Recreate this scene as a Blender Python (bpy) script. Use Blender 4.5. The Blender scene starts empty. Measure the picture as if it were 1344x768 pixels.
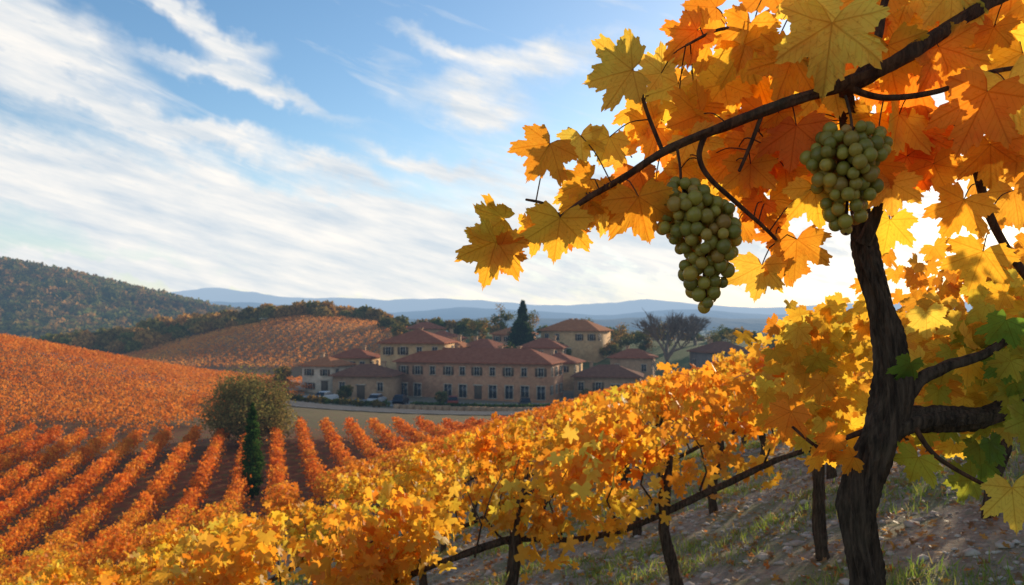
import bpy, math, numpy as np
from mathutils import Vector, noise as mn
rng = np.random.default_rng(7)
R = math.radians
scene = bpy.context.scene
SUN_AZ, SUN_EL = 36.0, 13.0     # azimuth clockwise from +Y, elevation (deg)

# ------------------------------------------------------------------ terrain
def H(x, y):
    x = np.asarray(x, float); y = np.asarray(y, float)
    xe = np.where(x > 0, 10*np.tanh(x/10), x)
    plane = -1.5 + .3*xe - .12*y
    st = np.clip((y-60)/70, 0, 1); st = st*st*(3-2*st)
    fr = np.clip((y-260)/250, 0, 1)
    floor = -9.5 - 3.8*st - 3.5*fr
    k = .6
    z = np.logaddexp(np.clip(plane, -60, 60)/k, floor/k)*k
    g = lambda cx, cy, sx, sy, a: a*np.exp(-(((x-cx)/sx)**2+((y-cy)/sy)**2)/2)
    z = z + g(-95, 115, 32, 30, 12) + g(-58, 235, 30, 30, 12.5) + g(-88, 280, 45, 22, 12)
    z = z + 8.7*np.exp(-((y-215)/36)**2/2)/(1+np.exp(-(x+25)/8))/(1+np.exp((x-160)/25))
    z = z + g(-520, 720, 185, 130, 66) + g(-900, 900, 220, 200, 80)
    z = z + .03*np.sin(x*2.1+y*.7)*np.sin(y*1.7-x*.4) + .015*np.sin(x*6.3+1.3)*np.sin(y*5.1)
    return z

# ------------------------------------------------------------------ material helpers
def haze_wrap(nt, shader_out, L=3300.0, col=(.28,.45,.67)):  # aerial haze painted into the material as emission, growing with distance from origin
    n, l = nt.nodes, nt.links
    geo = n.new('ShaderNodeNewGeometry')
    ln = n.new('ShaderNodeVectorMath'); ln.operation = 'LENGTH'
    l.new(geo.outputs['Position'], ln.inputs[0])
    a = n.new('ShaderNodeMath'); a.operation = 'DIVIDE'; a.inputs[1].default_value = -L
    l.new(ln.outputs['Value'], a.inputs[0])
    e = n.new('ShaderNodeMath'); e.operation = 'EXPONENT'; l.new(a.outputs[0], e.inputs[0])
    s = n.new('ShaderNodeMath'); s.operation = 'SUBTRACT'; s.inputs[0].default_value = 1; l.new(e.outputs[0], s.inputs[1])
    # painted haze colour turns paler on very distant surfaces
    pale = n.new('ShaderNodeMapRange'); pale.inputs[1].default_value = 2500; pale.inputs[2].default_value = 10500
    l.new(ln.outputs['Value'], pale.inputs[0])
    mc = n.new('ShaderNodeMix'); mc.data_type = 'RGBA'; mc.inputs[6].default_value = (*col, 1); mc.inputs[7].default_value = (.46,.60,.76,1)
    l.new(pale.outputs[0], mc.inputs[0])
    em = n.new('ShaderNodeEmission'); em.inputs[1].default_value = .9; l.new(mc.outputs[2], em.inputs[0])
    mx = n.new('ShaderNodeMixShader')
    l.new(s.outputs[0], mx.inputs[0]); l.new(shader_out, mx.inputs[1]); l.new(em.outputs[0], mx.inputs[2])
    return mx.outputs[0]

def new_mat(name):
    m = bpy.data.materials.new(name); m.use_nodes = True
    try: m.cycles.emission_sampling = 'NONE'
    except Exception: pass
    nt = m.node_tree; nt.nodes.clear()
    out = nt.nodes.new('ShaderNodeOutputMaterial')
    return m, nt, out

def mth(nt, op, a, b=None, c=None, clamp=False):
    nd = nt.nodes.new('ShaderNodeMath'); nd.operation = op; nd.use_clamp = clamp
    for i, v in enumerate((a, b, c)):
        if v is None: continue
        if isinstance(v, (int, float)): nd.inputs[i].default_value = v
        else: nt.links.new(v, nd.inputs[i])
    return nd.outputs[0]

def mixc(nt, fac, a, b, mode='MIX'):
    nd = nt.nodes.new('ShaderNodeMix'); nd.data_type = 'RGBA'; nd.blend_type = mode
    for idx, v in ((0, fac), (6, a), (7, b)):
        if isinstance(v, (int, float)): nd.inputs[idx].default_value = v
        elif isinstance(v, tuple): nd.inputs[idx].default_value = (*v, 1) if len(v) == 3 else v
        else: nt.links.new(v, nd.inputs[idx])
    return nd.outputs[2]

def noise_fac(nt, scale, detail=4, vec=None, rough=.55):
    nd = nt.nodes.new('ShaderNodeTexNoise'); nd.inputs['Scale'].default_value = scale
    nd.inputs['Detail'].default_value = detail; nd.inputs['Roughness'].default_value = rough
    if vec is None:
        g = nt.nodes.new('ShaderNodeNewGeometry'); vec = g.outputs['Position']
    nt.links.new(vec, nd.inputs['Vector'])
    return nd.outputs['Fac']

def ramp(nt, fac, stops):
    nd = nt.nodes.new('ShaderNodeValToRGB'); cr = nd.color_ramp
    while len(cr.elements) < len(stops): cr.elements.new(.5)
    for e, (p, c) in zip(cr.elements, stops):
        e.position = p; e.color = (*c, 1) if isinstance(c, tuple) else (c, c, c, 1)
    nt.links.new(fac, nd.inputs[0]); return nd.outputs[0]

def bump(nt, h, strength, dist):
    b = nt.nodes.new('ShaderNodeBump'); b.inputs['Strength'].default_value = strength
    b.inputs['Distance'].default_value = dist; nt.links.new(h, b.inputs['Height']); return b.outputs[0]

def pbsdf(nt, col, rough=.8, spec=.3, nrm=None):
    p = nt.nodes.new('ShaderNodeBsdfPrincipled')
    if isinstance(col, tuple): p.inputs['Base Color'].default_value = (*col, 1)
    else: nt.links.new(col, p.inputs['Base Color'])
    p.inputs['Roughness'].default_value = rough
    p.inputs['Specular IOR Level'].default_value = spec
    if nrm is not None: nt.links.new(nrm, p.inputs['Normal'])
    return p

def simple_mat(name, c1, c2, scale=3., rough=.85, bmp=.3, bd=.02, haze=True, spec=.25):
    m, nt, out = new_mat(name)
    f = noise_fac(nt, scale, 6)
    c = ramp(nt, f, [(.3, c1), (.7, c2)])
    p = pbsdf(nt, c, rough, spec, bump(nt, noise_fac(nt, scale*4, 5), bmp, bd))
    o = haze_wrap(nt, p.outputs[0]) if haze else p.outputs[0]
    nt.links.new(o, out.inputs[0]); return m

def leaf_mat(name, veins=False, trans=.5, haze=False, spec=.35):
    m, nt, out = new_mat(name); l = nt.links
    at = nt.nodes.new('ShaderNodeAttribute'); at.attribute_name = 'lc'
    col = at.outputs['Color']; nrm = None
    if veins:
        lu = nt.nodes.new('ShaderNodeAttribute'); lu.attribute_name = 'luv'
        sp = nt.nodes.new('ShaderNodeSeparateXYZ'); l.new(lu.outputs['Vector'], sp.inputs[0])
        X, Y, Z = sp.outputs
        th = mth(nt, 'ARCTAN2', mth(nt, 'ABSOLUTE', X), Y)
        r = mth(nt, 'SQRT', mth(nt, 'ADD', mth(nt, 'MULTIPLY', X, X), mth(nt, 'MULTIPLY', Y, Y)))
        pp = mth(nt, 'PINGPONG', th, .419)
        d = mth(nt, 'MULTIPLY', r, pp)
        v1 = mth(nt, 'SUBTRACT', 1., mth(nt, 'DIVIDE', d, .018), clamp=True)
        q = mth(nt, 'PINGPONG', mth(nt, 'SUBTRACT', r, mth(nt, 'MULTIPLY', d, 1.1)), .055)
        v2 = mth(nt, 'MULTIPLY', mth(nt, 'SUBTRACT', 1., mth(nt, 'DIVIDE', q, .012), clamp=True), .5)
        v = mth(nt, 'MAXIMUM', v1, v2)
        nz = noise_fac(nt, 28, 4); nz2 = noise_fac(nt, 160, 3)
        col = mixc(nt, ramp(nt, nz, [(.44, 0.), (.72, .5)]), col, mixc(nt, 1., col, (.92,.55,.4), 'MULTIPLY'))
        col = mixc(nt, ramp(nt, nz2, [(.60, 0.), (.72, .4)]), col, mixc(nt, 1., col, (.5,.3,.2), 'MULTIPLY'))
        edge = ramp(nt, mth(nt, 'ADD', Z, mth(nt, 'MULTIPLY', noise_fac(nt, 45, 3), .5)), [(1.12, 0.), (1.46, .7)])
        col = mixc(nt, edge, col, mixc(nt, 1., col, (.62,.33,.2), 'MULTIPLY'))
        col = mixc(nt, mth(nt, 'MULTIPLY', v, .6), col, mixc(nt, 1., col, (.65,.42,.28), 'MULTIPLY'))
        nrm = bump(nt, mth(nt, 'ADD', v, mth(nt, 'MULTIPLY', nz, .6)), .6, .003)
    p = pbsdf(nt, col, .5, spec, nrm)
    t = nt.nodes.new('ShaderNodeBsdfTranslucent'); l.new(mixc(nt, 1., col, (1.0, .96, .80), 'MULTIPLY'), t.inputs[0])
    mx = nt.nodes.new('ShaderNodeMixShader'); mx.inputs[0].default_value = trans
    l.new(p.outputs[0], mx.inputs[1]); l.new(t.outputs[0], mx.inputs[2])
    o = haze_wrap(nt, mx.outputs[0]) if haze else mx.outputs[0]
    l.new(o, out.inputs[0]); return m

M_LEAF = leaf_mat('vine_leaf_veined', True, .72)
M_LEAFM = leaf_mat('vine_leaf_plain', False, .64)
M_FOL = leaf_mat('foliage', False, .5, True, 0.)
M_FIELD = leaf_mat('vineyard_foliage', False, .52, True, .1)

def bark_mat(name, a=(.028,.018,.012), b=(.13,.085,.055)):
    m, nt, out = new_mat(name)
    tc = nt.nodes.new('ShaderNodeNewGeometry')
    mp = nt.nodes.new('ShaderNodeMapping'); mp.inputs['Scale'].default_value = (1, 1, .13)
    nt.links.new(tc.outputs['Position'], mp.inputs[0])
    f = noise_fac(nt, 85, 8, mp.outputs[0], .65)
    f2 = noise_fac(nt, 9, 3)
    c = ramp(nt, f, [(.38, a), (.66, b)])
    c = mixc(nt, ramp(nt, f2, [(.5, 0.), (.75, .4)]), c, (.09,.075,.04))
    p = pbsdf(nt, c, .9, .2, bump(nt, f, 1., .016))
    nt.links.new(p.outputs[0], out.inputs[0]); return m
M_BARK = bark_mat('vine_bark')
M_CANE = bark_mat('cane_bark', (.05,.02,.012), (.16,.07,.035))

# ------------------------------------------------------------------ mesh helpers
def empty(name, loc=(0,0,0)):
    e = bpy.data.objects.new(name, None); e.empty_display_size = .2; e.location = loc
    scene.collection.objects.link(e); return e

def mk(name, V, faces, mat, parent=None, lc=None, luv=None, smooth=True):
    me = bpy.data.meshes.new(name)
    V = np.asarray(V, np.float32)
    if isinstance(faces, np.ndarray):
        n, k = faces.shape
        me.vertices.add(len(V)); me.vertices.foreach_set('co', V.ravel())
        me.loops.add(n*k); me.loops.foreach_set('vertex_index', faces.astype(np.int32).ravel())
        me.polygons.add(n); me.polygons.foreach_set('loop_start', np.arange(n, dtype=np.int32)*k)
        try: me.polygons.foreach_set('loop_total', np.full(n, k, np.int32))
        except Exception: pass
    else:
        me.from_pydata(V.tolist(), [], faces)
    me.update(calc_edges=True)
    if smooth: me.polygons.foreach_set('use_smooth', np.ones(len(me.polygons), bool))
    if lc is not None:
        a = me.attributes.new('lc', 'FLOAT_COLOR', 'POINT')
        c = np.ones((len(V), 4), np.float32); c[:, :3] = lc; a.data.foreach_set('color', c.ravel())
    if luv is not None:
        a = me.attributes.new('luv', 'FLOAT_VECTOR', 'POINT'); a.data.foreach_set('vector', np.asarray(luv, np.float32).ravel())
    me.materials.append(mat)
    o = bpy.data.objects.new(name, me); scene.collection.objects.link(o)
    if parent: o.parent = parent
    return o

def nrmz(v): return v/np.maximum(np.linalg.norm(v, axis=-1, keepdims=True), 1e-9)

# leaf templates
half = [(0,1.0),(.05,.87),(.13,.85),(.14,.74),(.25,.72),(.24,.60),(.235,.52),(.31,.53),(.36,.61),(.46,.60),(.68,.66),(.65,.53),
        (.72,.45),(.62,.37),(.60,.31),(.45,.22),(.54,.18),(.57,.08),(.69,.0),(.65,-.09),(.55,-.12),(.50,-.22),(.40,-.21),(.32,-.31),(.20,-.23),(.09,-.15)]
def mirror(hf): return np.array(list(hf) + [(-x, y) for x, y in hf[1:]][::-1])
outl = mirror(half)
fine = []
for i_, (p_, q_) in enumerate(zip(half[:-1], half[1:])):
    fine.append(p_)
    L_ = math.dist(p_, q_)
    if L_ > .09 and i_ < 24:
        a_ = .40; m1 = (p_[0]*(1-a_)+q_[0]*a_, p_[1]*(1-a_)+q_[1]*a_)
        fine.append((m1[0]*.945, m1[1]*.945)); a_ = .56; m2 = (p_[0]*(1-a_)+q_[0]*a_, p_[1]*(1-a_)+q_[1]*a_); fine.append((m2[0]*1.015, m2[1]*1.015))
fine.append(half[-1])
outf = mirror(fine)
def template(o, rings):
    n = len(o)
    V = [(0,0,0)]; U = [(0,0,0)]
    for f in rings:
        for x, y in o: V.append((x*f, y*f, 0)); U.append((x*f, y*f, f))
    F = []
    for i in range(n):
        j = (i+1) % n
        if o[i][1] < 0 and o[j][1] < 0 and o[i][0]*o[j][0] < 0: continue
        F.append((0, 1+j, 1+i))
        for r in range(1, len(rings)):
            a = 1+(r-1)*n; b = 1+r*n
            F.append((a+i, a+j, b+j)); F.append((a+i, b+j, b+i))
    return np.array(V, float), np.array(F), np.array(U, float)
T3 = template(outf, (.4, .72, 1.))
h = [0, 2, 3, 6, 8, 10, 12, 15, 18, 21, 23]; n_ = len(outl)
T2 = template(outl[np.array(h + [n_-i for i in h[1:]][::-1])], (1.,))
h = [0, 6, 10, 15, 18, 23]
T1 = template(outl[np.array(h + [n_-i for i in h[1:]][::-1])], (1.,))
T0 = (np.array([(0,-.25,0),(.55,.3,0),(0,1,0),(-.55,.3,0)], float), np.array([(0,1,2),(0,2,3)]), np.array([(0,0,0),(.5,.3,1),(0,1,1),(-.5,.3,1)], float))

def leaves(name, pos, t, n, s, col, T, mat, parent=None, curl=1.):
    pos = np.asarray(pos, float); N = len(pos)
    t = nrmz(np.asarray(t, float)); sd = nrmz(np.cross(t, n)); nn = np.cross(sd, t)
    V0, F0, U0 = T; k = len(V0)
    x = V0[None,:,0]; y = V0[None,:,1]
    a = rng.uniform(-.1, .55, (N,1))*curl; b = rng.uniform(-.15, .5, (N,1))*curl
    c = rng.uniform(.02, .1, (N,1))*curl; ph = rng.uniform(0, 6.28, (N,1)); d = rng.uniform(-.3,.3,(N,1))*curl
    z = a*np.abs(x)**1.2 - b*y*np.abs(y) + c*np.sin(8*x+ph)*np.cos(7*y+ph*2)*(np.abs(x)+np.abs(y)) + d*x*y
    wx = rng.uniform(.8, 1.15, (N,1)); sc = np.asarray(s).reshape(-1,1)*np.ones((N,1))
    P = pos[:,None,:] + (sc*x*wx)[...,None]*sd[:,None,:] + (sc*y)[...,None]*t[:,None,:] + (sc*z)[...,None]*nn[:,None,:]
    F = (F0[None] + (np.arange(N)*k)[:,None,None]).reshape(-1,3)
    C = np.repeat(np.asarray(col, float), k, axis=0)
    U = np.tile(U0, (N,1)) if T is T3 else None
    return mk(name, P.reshape(-1,3), F, mat, parent, C, U, smooth=(T is not T0))

ORANGE=(.92,.29,.025); AMBER=(.93,.42,.035); GOLD=(.94,.58,.05); RUST=(.62,.13,.015); YG=(.56,.54,.06); GREEN=(.16,.30,.04); LEMON=(.94,.70,.10)
def pick(N, pal, w, var=.18):
    p = np.array(pal); w = np.array(w, float); w /= w.sum()
    c = p[rng.choice(len(p), N, p=w)]; c2 = p[rng.choice(len(p), N, p=w)]
    f = rng.uniform(0, .5, (N,1)); c = c*(1-f)+c2*f
    return np.clip(c*rng.uniform(1-var, 1+var, (N,1)), 0, .95)

def tube(path, radii, sides=8, step=None, rough=0., freq=20., twist=0., seed=0., ridg=0.):
    P = np.array(path, float); rr = np.array(radii, float)
    n = len(P); seg = np.linalg.norm(np.diff(P, axis=0), axis=1); tot = seg.sum()
    step = step or tot/ (n*4); m = max(int(tot/step), n)
    tt = np.linspace(0, n-1, m); out = []; ro = []
    for v in tt:
        i = min(int(v), n-2); f = v-i
        p0 = P[max(i-1,0)]; p1 = P[i]; p2 = P[i+1]; p3 = P[min(i+2,n-1)]
        out.append(.5*((2*p1)+(-p0+p2)*f+(2*p0-5*p1+4*p2-p3)*f*f+(-p0+3*p1-3*p2+p3)*f**3))
        ro.append(rr[i]*(1-f)+rr[i+1]*f)
    out = np.array(out); T = nrmz(np.gradient(out, axis=0))
    up = np.array([0.,1.,.13]) if abs(T[0][1]) < .9 else np.array([1.,0,0])
    V = []; a = np.cross(T[0], up); a /= np.linalg.norm(a)
    dist = 0
    ANG = [2*math.pi*k/sides for k in range(sides)]; CA = np.cos(ANG)[:,None]; SA = np.sin(ANG)[:,None]
    for i in range(m):
        a = a - T[i]*a.dot(T[i]); a /= math.sqrt(a.dot(a)); b = np.cross(T[i], a)
        if i: dist += math.dist(out[i], out[i-1])
        r = np.full(sides, ro[i])
        if rough:
            for k in range(sides):
                ang = ANG[k]
                c_, s_ = math.cos(ang+twist*dist), math.sin(ang+twist*dist)
                q = Vector((c_*1.3+seed, s_*1.3, dist*freq*.12))
                f = 1 + max(-.8, min(.8, mn.fractal(q*1.2, .8, 2., 4)))*rough
                if ridg: f *= 1 + ridg*(abs(mn.noise(Vector((c_*3.2+seed, s_*3.2, dist*freq*.1))))*2-.5)
                r[k] *= f
        V.append(out[i] + (a*CA+b*SA)*r[:,None])
    V = list(np.concatenate(V))
    F = []
    for i in range(m-1):
        for k in range(sides):
            k2 = (k+1) % sides
            F.append((i*sides+k, i*sides+k2, (i+1)*sides+k2, (i+1)*sides+k))
    V.append(out[-1]+T[-1]*ro[-1]*.5); c = len(V)-1
    for k in range(sides): F.append(((m-1)*sides+k, (m-1)*sides+(k+1)%sides, c, c))
    return np.array(V), np.array(F), out

def join(parts):
    V = []; F = []; o = 0
    for q in parts:
        v, f = q[0], q[1]
        V.append(v); F.append(np.asarray(f)+o); o += len(v)
    return np.concatenate(V), np.concatenate(F)
def mk_tubes(name, parts, mat, parent=None):
    V, F = join(parts)
    faces = [tuple(q) if q[2] != q[3] else tuple(q[:3]) for q in F.tolist()]
    return mk(name, V, faces, mat, parent)

BOXF = np.array([(0,1,3,2),(4,6,7,5),(0,4,5,1),(2,3,7,6),(0,2,6,4),(1,5,7,3)])
def box(c, s):
    c = np.array(c, float); s = np.array(s, float)/2
    V = np.array([(i,j,k) for i in (-1,1) for j in (-1,1) for k in (-1,1)], float)*s + c
    return V, BOXF

# ------------------------------------------------------------------ ground sheet
ys = 6*np.sinh(np.linspace(math.asinh(-30/6), math.asinh(15000/6), 430))
xs = 6*np.sinh(np.linspace(-math.asinh(12000/6), math.asinh(12000/6), 520))
XX, YY = np.meshgrid(xs, ys); ZZ = H(XX, YY)
ny, nx = XX.shape
V = np.stack([XX, YY, ZZ], -1).reshape(-1,3)
I = np.arange(ny*nx).reshape(ny,nx)
F = np.stack([I[:-1,:-1], I[:-1,1:], I[1:,1:], I[1:,:-1]], -1).reshape(-1,4)
x, y = V[:,0], V[:,1]
C = np.tile(np.array([.42,.335,.235]), (len(V),1))
def zone(mask, col):
    m = np.clip(mask, 0, 1)[:,None]; C[:] = C*(1-m)+np.array(col)*m
sg = lambda v, w: 1/(1+np.exp(-np.clip(v/w, -40, 40)))
zone(sg(y-19, 2), (.26,.10,.04))
zone(sg(y-72, 1.5)*sg(x+36, 3), (.21,.14,.065))
zone(sg(y-110, 3)*sg(x+40, 3)*sg(158-y, 4)*sg(50-x, 6), (.28,.22,.16))
zone(sg(y-160, 6)*sg(x+40, 6), (.14,.16,.045))
zone(sg(y-175, 4)*sg(-x-28, 4), (.42,.22,.11))
zone(sg(y-255, 8), (.16,.12,.055))
zone(sg(y-330, 15), (.17,.19,.08))
m_, nt, out = new_mat('ground_soil')
at = nt.nodes.new('ShaderNodeAttribute'); at.attribute_name = 'lc'
n1 = noise_fac(nt, 1.3, 6, rough=.65); n2 = noise_fac(nt, 14, 5, rough=.7); n3 = noise_fac(nt, .02, 4)
c = mixc(nt, ramp(nt, n2, [(.35, .0), (.65, .75)]), at.outputs['Color'], mixc(nt, 1., at.outputs['Color'], (.45,.42,.4), 'MULTIPLY'))
c = mixc(nt, ramp(nt, n1, [(.49, 0.), (.59, .7)]), c, mixc(nt, .25, (.11,.15,.03), at.outputs['Color']))
vo = nt.nodes.new('ShaderNodeTexVoronoi'); vo.inputs['Scale'].default_value = 22
g_ = nt.nodes.new('ShaderNodeNewGeometry'); nt.links.new(g_.outputs['Position'], vo.inputs['Vector'])
pb = ramp(nt, vo.outputs['Distance'], [(.12, 1.), (.3, 0.)])
c = mixc(nt, mth(nt, 'MULTIPLY', pb, .45), c, (.45,.39,.32))
c = mixc(nt, ramp(nt, n3, [(.45, 0.), (.6, .35)]), c, (.26,.18,.08))
hh = mth(nt, 'ADD', mth(nt, 'MULTIPLY', n2, .6), mth(nt, 'MULTIPLY', pb, .4))
p = pbsdf(nt, c, .95, .15, bump(nt, hh, .9, .05))
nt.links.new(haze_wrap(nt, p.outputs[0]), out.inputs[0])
mk('ground', V, F, m_, lc=C)

def strip(name, pts, width, mat, dz=.06, seg=1.5, parent=None):
    P = np.array(pts, float)
    n = len(P); L = np.linalg.norm(np.diff(P, axis=0), axis=1).sum(); m = int(L/seg)
    tt = np.linspace(0, n-1, m); Q = np.stack([np.interp(tt, np.arange(n), P[:,k]) for k in range(2)], -1)
    ker = np.ones(9)/9; Qp = np.pad(Q, ((4,4),(0,0)), mode='edge'); Q = np.stack([np.convolve(Qp[:,k], ker, 'valid') for k in range(2)], -1)
    T = nrmz(np.gradient(Q, axis=0)); Nn = np.stack([-T[:,1], T[:,0]], -1)
    W = np.linspace(-.5, .5, 7)*width
    G = Q[:,None,:] + W[None,:,None]*Nn[:,None,:]
    zc = H(G[...,0], G[...,1]).max(axis=1, keepdims=True)*.5 + H(G[...,0], G[...,1])*.5 + dz
    V = np.concatenate([G, zc[...,None]], -1).reshape(-1,3)
    I = np.arange(m*7).reshape(m,7); F = np.stack([I[:-1,:-1], I[1:,:-1], I[1:,1:], I[:-1,1:]], -1).reshape(-1,4)
    return mk(name, V, F, mat, parent)
M_ROAD = simple_mat('road_asphalt', (.11,.10,.095), (.16,.15,.14), 1.2, rough=.95, spec=.05)
M_TRACK = simple_mat('track_dirt', (.34,.25,.16), (.48,.37,.25), .8)
M_PAINT = simple_mat('road_paint', (.45,.45,.43), (.6,.6,.57), 5)
strip('road', [(-70,118),(-45,112),(-28,106),(-8,103),(12,106),(40,116),(75,130)], 6, M_ROAD, .10)
strip('road_edge_line', [(-70,115.4),(-45,109.4),(-28,103.4),(-8,100.4),(12,103.4),(40,113.4),(75,127.4)], .12, M_PAINT, .13)
strip('village_square', [(-34,121),(-10,120),(14,122)], 9, simple_mat('paving', (.22,.19,.16), (.30,.27,.23), 1.5), .12)
strip('dirt_track', [(-120,168),(-95,166),(-75,168),(-55,166),(-38,156),(-36,140),(-40,122)], 5.5, M_TRACK, .12)

# ------------------------------------------------------------------ mountains
def mountain(name, D, prof, depth, c1, c2, seed):
    px = np.array([a for a,_ in prof])*D; pz = np.array([b for _,b in prof])*D
    nx_, ny_ = 420, 16
    X = np.linspace(px[0], px[-1], nx_); crest = np.interp(X, px, pz)
    ker = np.hanning(15); ker /= ker.sum(); crest = np.convolve(np.pad(crest, 7, mode='edge'), ker, 'valid')
    t = np.linspace(0, 1, ny_); V = []
    for j, tj in enumerate(t):
        for i in range(nx_):
            e = math.sin(math.pi*tj)**.9
            q = Vector((X[i]/D*14+seed, tj*3, seed))
            z = (crest[i]+25)*e*(1+.12*mn.fractal(q, .9, 2., 5)) - 25
            V.append((X[i], D+depth*(tj-.5), z))
    I = np.arange(nx_*ny_).reshape(ny_, nx_); F = np.stack([I[:-1,:-1], I[:-1,1:], I[1:,1:], I[1:,:-1]], -1).reshape(-1,4)
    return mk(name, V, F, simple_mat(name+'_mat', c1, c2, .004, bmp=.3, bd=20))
mountain('mountain_ridge', 9500, [(-1.2,.03),(-.65,.038),(-.42,.040),(-.38,.044),(-.32,.038),(-.25,.033),(-.18,.030),(-.1,.033),(0,.027),(.08,.022),(.17,.030),(.3,.020),(.45,.027),(.7,.03),(1.2,.03)], 2500, (.06,.09,.08), (.10,.11,.09), 3.1)
mountain('mountain_ridge', 4600, [(-1.2,.02),(-.5,.022),(-.36,.028),(-.25,.021),(-.15,.013),(-.06,.022),(.05,.014),(.12,.011),(.2,.020),(.32,.010),(.5,.016),(.8,.02),(1.2,.02)], 1600, (.05,.08,.05), (.09,.09,.06), 8.3)
mountain('distant_hill', 2300, [(-1.2,.01),(-.4,.012),(-.22,.012),(-.1,.004),(0,.010),(.1,.005),(.2,.010),(.4,.004),(.7,.012),(1.2,.01)], 700, (.05,.07,.03), (.10,.08,.04), 1.7)

# ------------------------------------------------------------------ forest
def blob_mass(name, pts, sizes, cols, mat, k=70, lf=.42):
    N = len(pts); d = nrmz(rng.normal(size=(N,k,3))); d[...,2] = np.abs(d[...,2])*1.0-.15
    r = (rng.uniform(.65, 1.1, (N,k,1)))*np.asarray(sizes)[:,None,None]
    pos = (np.asarray(pts)[:,None,:] + d*r*np.array([1,1,.95])).reshape(-1,3)
    nn = (d+rng.normal(size=d.shape)*.35).reshape(-1,3); t = rng.normal(size=pos.shape)
    c = np.repeat(cols, k, axis=0)*rng.uniform(.6, 1.3, (N*k,1))
    return leaves(name, pos, t, nn, np.repeat(np.asarray(sizes)*lf, k), c, T0, mat)
M_FAR = leaf_mat('forest_foliage', False, .3, True, 0.)
N = 6500
fx = rng.uniform(-1000, -150, N); fy = rng.uniform(480, 860, N)
gz = H(fx, fy); keep = (gz > -13.5); fx, fy, gz = fx[keep], fy[keep], gz[keep]
sz = rng.uniform(3.5, 6.5, len(fx))
patch = np.array([mn.noise(Vector((a*.012,b*.012,.5))) for a,b in zip(fx,fy)])
cf = pick(len(fx), [(.17,.17,.05),(.36,.20,.06),(.46,.24,.07),(.20,.18,.05)], [4,3,2,3])*(1+.6*patch[:,None])
blob_mass('forest', np.stack([fx, fy, gz+sz*.35], -1), sz, cf, M_FAR, 34, .5)
N = 900
fx = rng.uniform(-700, 700, N); fy = rng.uniform(330, 1400, N)
sz = rng.uniform(3, 6, N)
blob_mass('distant_tree_line', np.stack([fx, fy, H(fx,fy)+sz*.4], -1), sz, pick(N, [(.12,.14,.04),(.26,.17,.06)], [3,2]), M_FAR, 26)

# ------------------------------------------------------------------ trees
M_TBARK = simple_mat('tree_bark', (.06,.045,.03), (.13,.10,.07), 8, bmp=.8, bd=.05)
def tree(name, x, y, h, w, pal, wts, n=1800, leaf=.35, trunk=.3, nclump=26, kind='round', base=.12):
    z = float(H(x, y)); E = empty(name, (x, y, z))
    cc = []; rr = []
    for i in range(nclump):
        if kind == 'cone':
            f = ((i+.5)/nclump)**1.3; a = rng.uniform(0, 6.28); rad = w/2*(1-f)*rng.uniform(.4, .95)
            cc.append((rad*math.cos(a), rad*math.sin(a), h*(base+(1-base)*f*.97))); rr.append(w*.17*(1.2-f))
        elif kind == 'column':
            f = (i+.5)/nclump; a = rng.uniform(0, 6.28); prof = min(1, (1-f)*1.6)**.7*min(1, f*6+.4); rad = w/2*.5*prof
            cc.append((rad*math.cos(a), rad*math.sin(a), h*(.03+.95*f))); rr.append(w*.27*prof+.04)
        else:
            d = rng.normal(size=3); d /= np.linalg.norm(d); q = rng.uniform(.45, .85)
            cc.append((d[0]*w/2*q, d[1]*w/2*q, h*(base+(1-base)*.5)+d[2]*h*(1-base)*.5*q)); rr.append(rng.uniform(.11,.2)*w)
    cc = np.array(cc); rr = np.array(rr)
    k = n//nclump; d = nrmz(rng.normal(size=(nclump,k,3)))
    r = rng.uniform(.4, 1.08, (nclump,k,1))*rr[:,None,None]
    pos = (cc[:,None,:]+d*r).reshape(-1,3); pos[:,2] = np.maximum(pos[:,2], .1)
    col = np.repeat(pick(nclump, pal, wts), k, 0)*rng.uniform(.65,1.3,(nclump*k,1))
    tt = rng.normal(size=pos.shape)
    if kind in('cone','column'): tt = tt*.5+np.array([0,0,1. if kind=='column' else -.4])
    leaves('crown', pos, tt, d.reshape(-1,3)+rng.normal(size=pos.shape)*.5, rng.uniform(.6,1.2,len(pos))*leaf, col, T0, M_FOL, E)
    parts = [tube([(0,0,-.5),(.05*w*.2,0,h*.35),(0,0,h*.8)], [trunk,trunk*.6,trunk*.1], 8)[:2]]
    for i in range(0, nclump, 2):
        s0 = (0,0,max(.2,min(cc[i][2]*.55, h*.7))); parts.append(tube([s0, (cc[i]+np.array(s0))/2+np.array([0,0,-.02*h]), cc[i]], [trunk*.3,trunk*.2,trunk*.06], 5)[:2])
    mk_tubes('trunk_and_limbs', parts, M_TBARK, E)
    return E
OL = [(.13,.14,.045),(.20,.17,.055),(.09,.11,.035)]
tree('large_shrub', -20.0, 61.5, 5.7, 7.6, [(.27,.22,.08),(.34,.24,.09),(.18,.18,.06)], [3,2,2], 18000, .14, .3, 140, base=0.0)
tree('cypress_tree', -14.0, 43, 5.2, 1.25, [(.05,.11,.025),(.08,.16,.035)], [2,1], 8000, .09, .1, 70, kind='column')
tree('pine_tree', 2.4, 178, 13.4, 8, [(.04,.065,.03),(.06,.09,.035)], [2,1], 6500, .45, .35, 90, kind='cone', base=.12)
tree('evergreen_tree', -1.0, 158, 6.8, 6.2, [(.05,.075,.03),(.07,.10,.035)], [2,1], 2500, .35, .3, 30, base=.02)
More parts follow.
